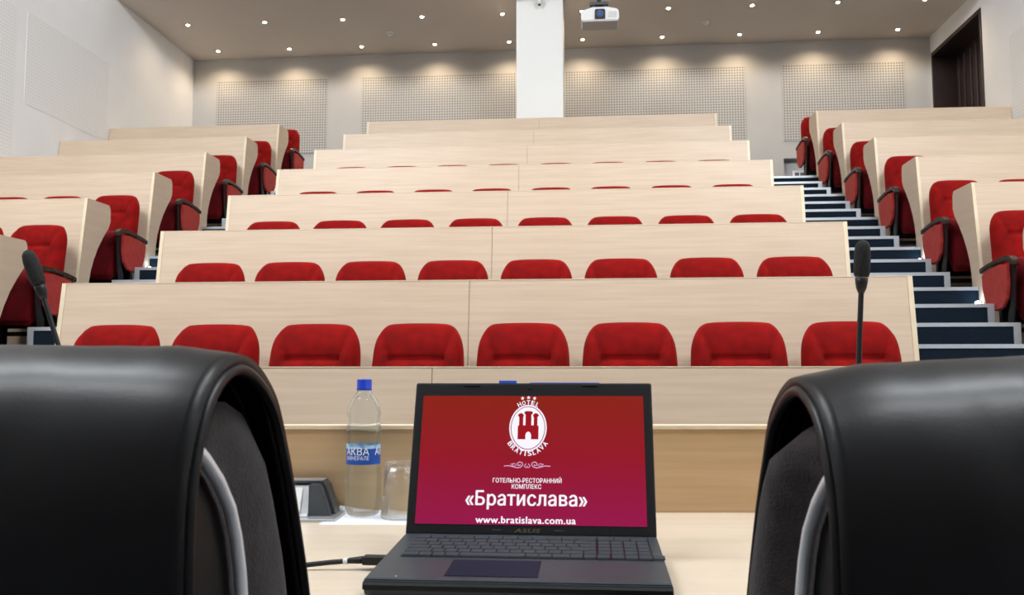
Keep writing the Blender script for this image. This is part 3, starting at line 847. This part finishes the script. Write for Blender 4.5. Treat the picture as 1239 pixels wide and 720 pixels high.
gl = thing('drinking_glass', 'upturned clear glass tumbler standing behind the left edge of the laptop', 'glass', (-.366, 1.732, .7530))
gp = [(.0395, 0), (.0395, .001), (.0385, .035), (.0360, .040), (.0355, .045), (.0330, .100), (.0300, .107), (0, .108), (0, .098), (.0285, .096), (.0335, .045), (.0345, .037), (.0372, .003), (.0380, 0)]
mb = MB(); rings = []
for r_, z_ in gp:
    rings.append([mb.bm.verts.new((max(r_, 1e-5)*(1-.02*abs(math.sin(5*2*PI*k/60)) if z_ > .04 else 1)*math.cos(2*PI*k/60), max(r_, 1e-5)*math.sin(2*PI*k/60), z_)) for k in range(60)])
rings.append(rings[0])
for a, b_ in zip(rings, rings[1:]):
    for k in range(60): mb._f((a[k], a[(k+1) % 60], b_[(k+1) % 60], b_[k]), True)
bmesh.ops.remove_doubles(mb.bm, verts=mb.bm.verts[:], dist=2e-5)
mb.build('tumbler', gl, 'glass')

# socket box
sk = thing('socket_box', 'flip-up table power socket box with a grey end cheek beside the bottle', 'power socket', tl(-.478, 1.772), TH)
MB().box(-.16, .145, -.060, .054, .0, .006, .002).build('base_plate', sk, 'alu')
hood = [(-.030, .006), (-.026, .010), (.004, .060), (.012, .0645), (.030, .0645), (.042, .058), (.052, .010), (.052, .006)]
MB().prism(hood, 'X', -.15, .085, .001).build('housing', sk, 'alu')
MB().prism([(.085, .004), (.128, .004), (.124, .016), (.110, .058), (.104, .0655), (.085, .0655)], 'Y', -.022, .048, .0015).build('end_cheek', sk, 'slate')
rim = MB(); rim.prism([(-.15, .0660), (.1045, .0660), (.1115, .0585), (.1255, .0165), (.1300, .004), (.1335, .004), (.1290, .0175), (.1145, .0610), (.1065, .0695), (-.15, .0695)], 'Y', .004, .050)
rim.build('lid_rim', sk, 'slate')
MB().prism([(-.15, .0697), (.1065, .0697), (.1065, .0712), (-.15, .0712)], 'Y', .006, .046).build('rim_trim', sk, 'alu')
dirv = Vector((0, .030, .050)).normalized(); nrm = Vector((0, -.050, .030)).normalized()
for xc in (-.115, -.04, .035):
    s_ = MB()
    o0 = Vector((xc, -.026, .010))
    t_ = bmesh.new(); bmesh.ops.create_cube(t_, size=1)
    mt = Matrix((( .036*2-.004, 0, 0, xc), (0, dirv.y*.050, nrm.y*.004, -.0110+nrm.y*.002), (0, dirv.z*.050, nrm.z*.004, .0345+nrm.z*.002), (0, 0, 0, 1)))
    s_.merge(t_, mt)
    so = s_.build('socket', sk, 'socket_white')
    c_ = Vector((xc, -.0110, .0345))+nrm*.0042
    ringm = MB()
    pts = [c_+nrm*.0006+Vector((math.cos(a), 0, 0))*.0195+dirv*math.sin(a)*.0195 for a in [2*PI*i/32 for i in range(33)]]
    ringm.tube(pts, .0014, 6); ringm.build('socket_rim', so, 'alu')
    for a, ss in ((R(70), .0042), (R(250), .0030)):
        hp = c_+Vector((math.cos(a), 0, 0))*.0095+dirv*math.sin(a)*.0095
        MB().tube([hp-nrm*.001, hp+nrm*.0008], ss*.8, 10).build('socket_hole', so, 'hole')

# ------------------------------------------------------------------ microphones
def microphone(label, base, head0, head1, mids):
    r = thing('gooseneck_microphone', label, 'microphone', base)
    B = Vector(base)
    MB().prism([(-.055, 0), (.055, 0), (.055, .014), (-.030, .042), (-.055, .036)], 'X', -.05, .05, .004).build('base', r, 'black_plastic')
    pts = [Vector((0, 0, .030)), *[Vector(m_)-B for m_ in mids], Vector(head0)-B]
    # smooth path
    P2 = []
    for i in range(len(pts)-1):
        p0 = pts[max(i-1, 0)]; p1 = pts[i]; p2 = pts[i+1]; p3 = pts[min(i+2, len(pts)-1)]
        for j in range(8):
            t = j/8; P2.append(.5*((2*p1)+(-p0+p2)*t+(2*p0-5*p1+4*p2-p3)*t*t+(-p0+3*p1-3*p2+p3)*t**3))
    P2.append(pts[-1])
    MB().tube(P2, .0046, 12).build('gooseneck', r, 'rubber')
    a = Vector(head0)-B; b_ = Vector(head1)-B; d_ = b_-a
    MB().tube([a-d_*.10, a, a+d_*.12, a+d_*.22], [.0052, .0085, .0105, .0110], 16).build('collar', r, 'black_plastic')
    MB().tube([a+d_*s for s in (.24, .32, .5, .75, .9, .97, 1.0)], [.0118, .0138, .0142, .0138, .0115, .007, .001], 20).build('windscreen', r, 'mic_foam')
microphone('black gooseneck microphone rising behind the right office chair', (.46, 1.60, .75), (.4735, 1.60, 1.178), (.4745, 1.585, 1.262), [(.462, 1.60, .90), (.465, 1.60, 1.04)])
microphone('black gooseneck microphone leaning left behind the left office chair', (-.88, 1.60, .75), (-1.030, 1.60, 1.178), (-1.057, 1.585, 1.262), [(-.925, 1.60, .90), (-.985, 1.60, 1.055)])

# ------------------------------------------------------------------ light
def area(name, loc, rot, sx_, sy_, e, col=(1, 1, 1)):
    l = bpy.data.lights.new(name, 'AREA'); l.shape = 'RECTANGLE'; l.size = sx_; l.size_y = sy_; l.energy = e; l.color = col
    o = bpy.data.objects.new(name, l); o.location = loc; o.rotation_euler = rot; C.objects.link(o)
    return o
for y, tilt, e in ((-1.6, 55, 410), (1.3, 74, 430), (2.2, 12, 165)):
  for x in (-4.7, 3.5):
    area('hall_lamp', (x, y, ZH-.15 if tilt < 20 else ZH-.33), (R(tilt), 0, math.copysign(R(24 if tilt > 20 else 0), x)), 2.6, .5, e/2, (.93, .965, 1.0))
wd = bpy.data.worlds.new('world'); bpy.context.scene.world = wd; wd.use_nodes = True
wd.node_tree.nodes['Background'].inputs[0].default_value = (.5, .5, .52, 1); wd.node_tree.nodes['Background'].inputs[1].default_value = .12

# ------------------------------------------------------------------ camera
cd = bpy.data.cameras.new('camera'); cam = bpy.data.objects.new('camera', cd); C.objects.link(cam)
cd.sensor_width = 36; cd.lens = 1080.25/1239*36; cd.clip_start = .02
cam.location = (0, 0, CAMZ); cam.rotation_euler = (PI/2+PITCH, 0, YAW)
cd.dof.use_dof = True; cd.dof.focus_distance = 2.2; cd.dof.aperture_fstop = 14
sc = bpy.context.scene; sc.camera = cam
sc.view_settings.view_transform = 'Standard'; sc.view_settings.look = 'None'
sc.view_settings.exposure = .12; sc.view_settings.gamma = 1; sc.view_settings.use_curve_mapping = False
sc.cycles.max_bounces = 10
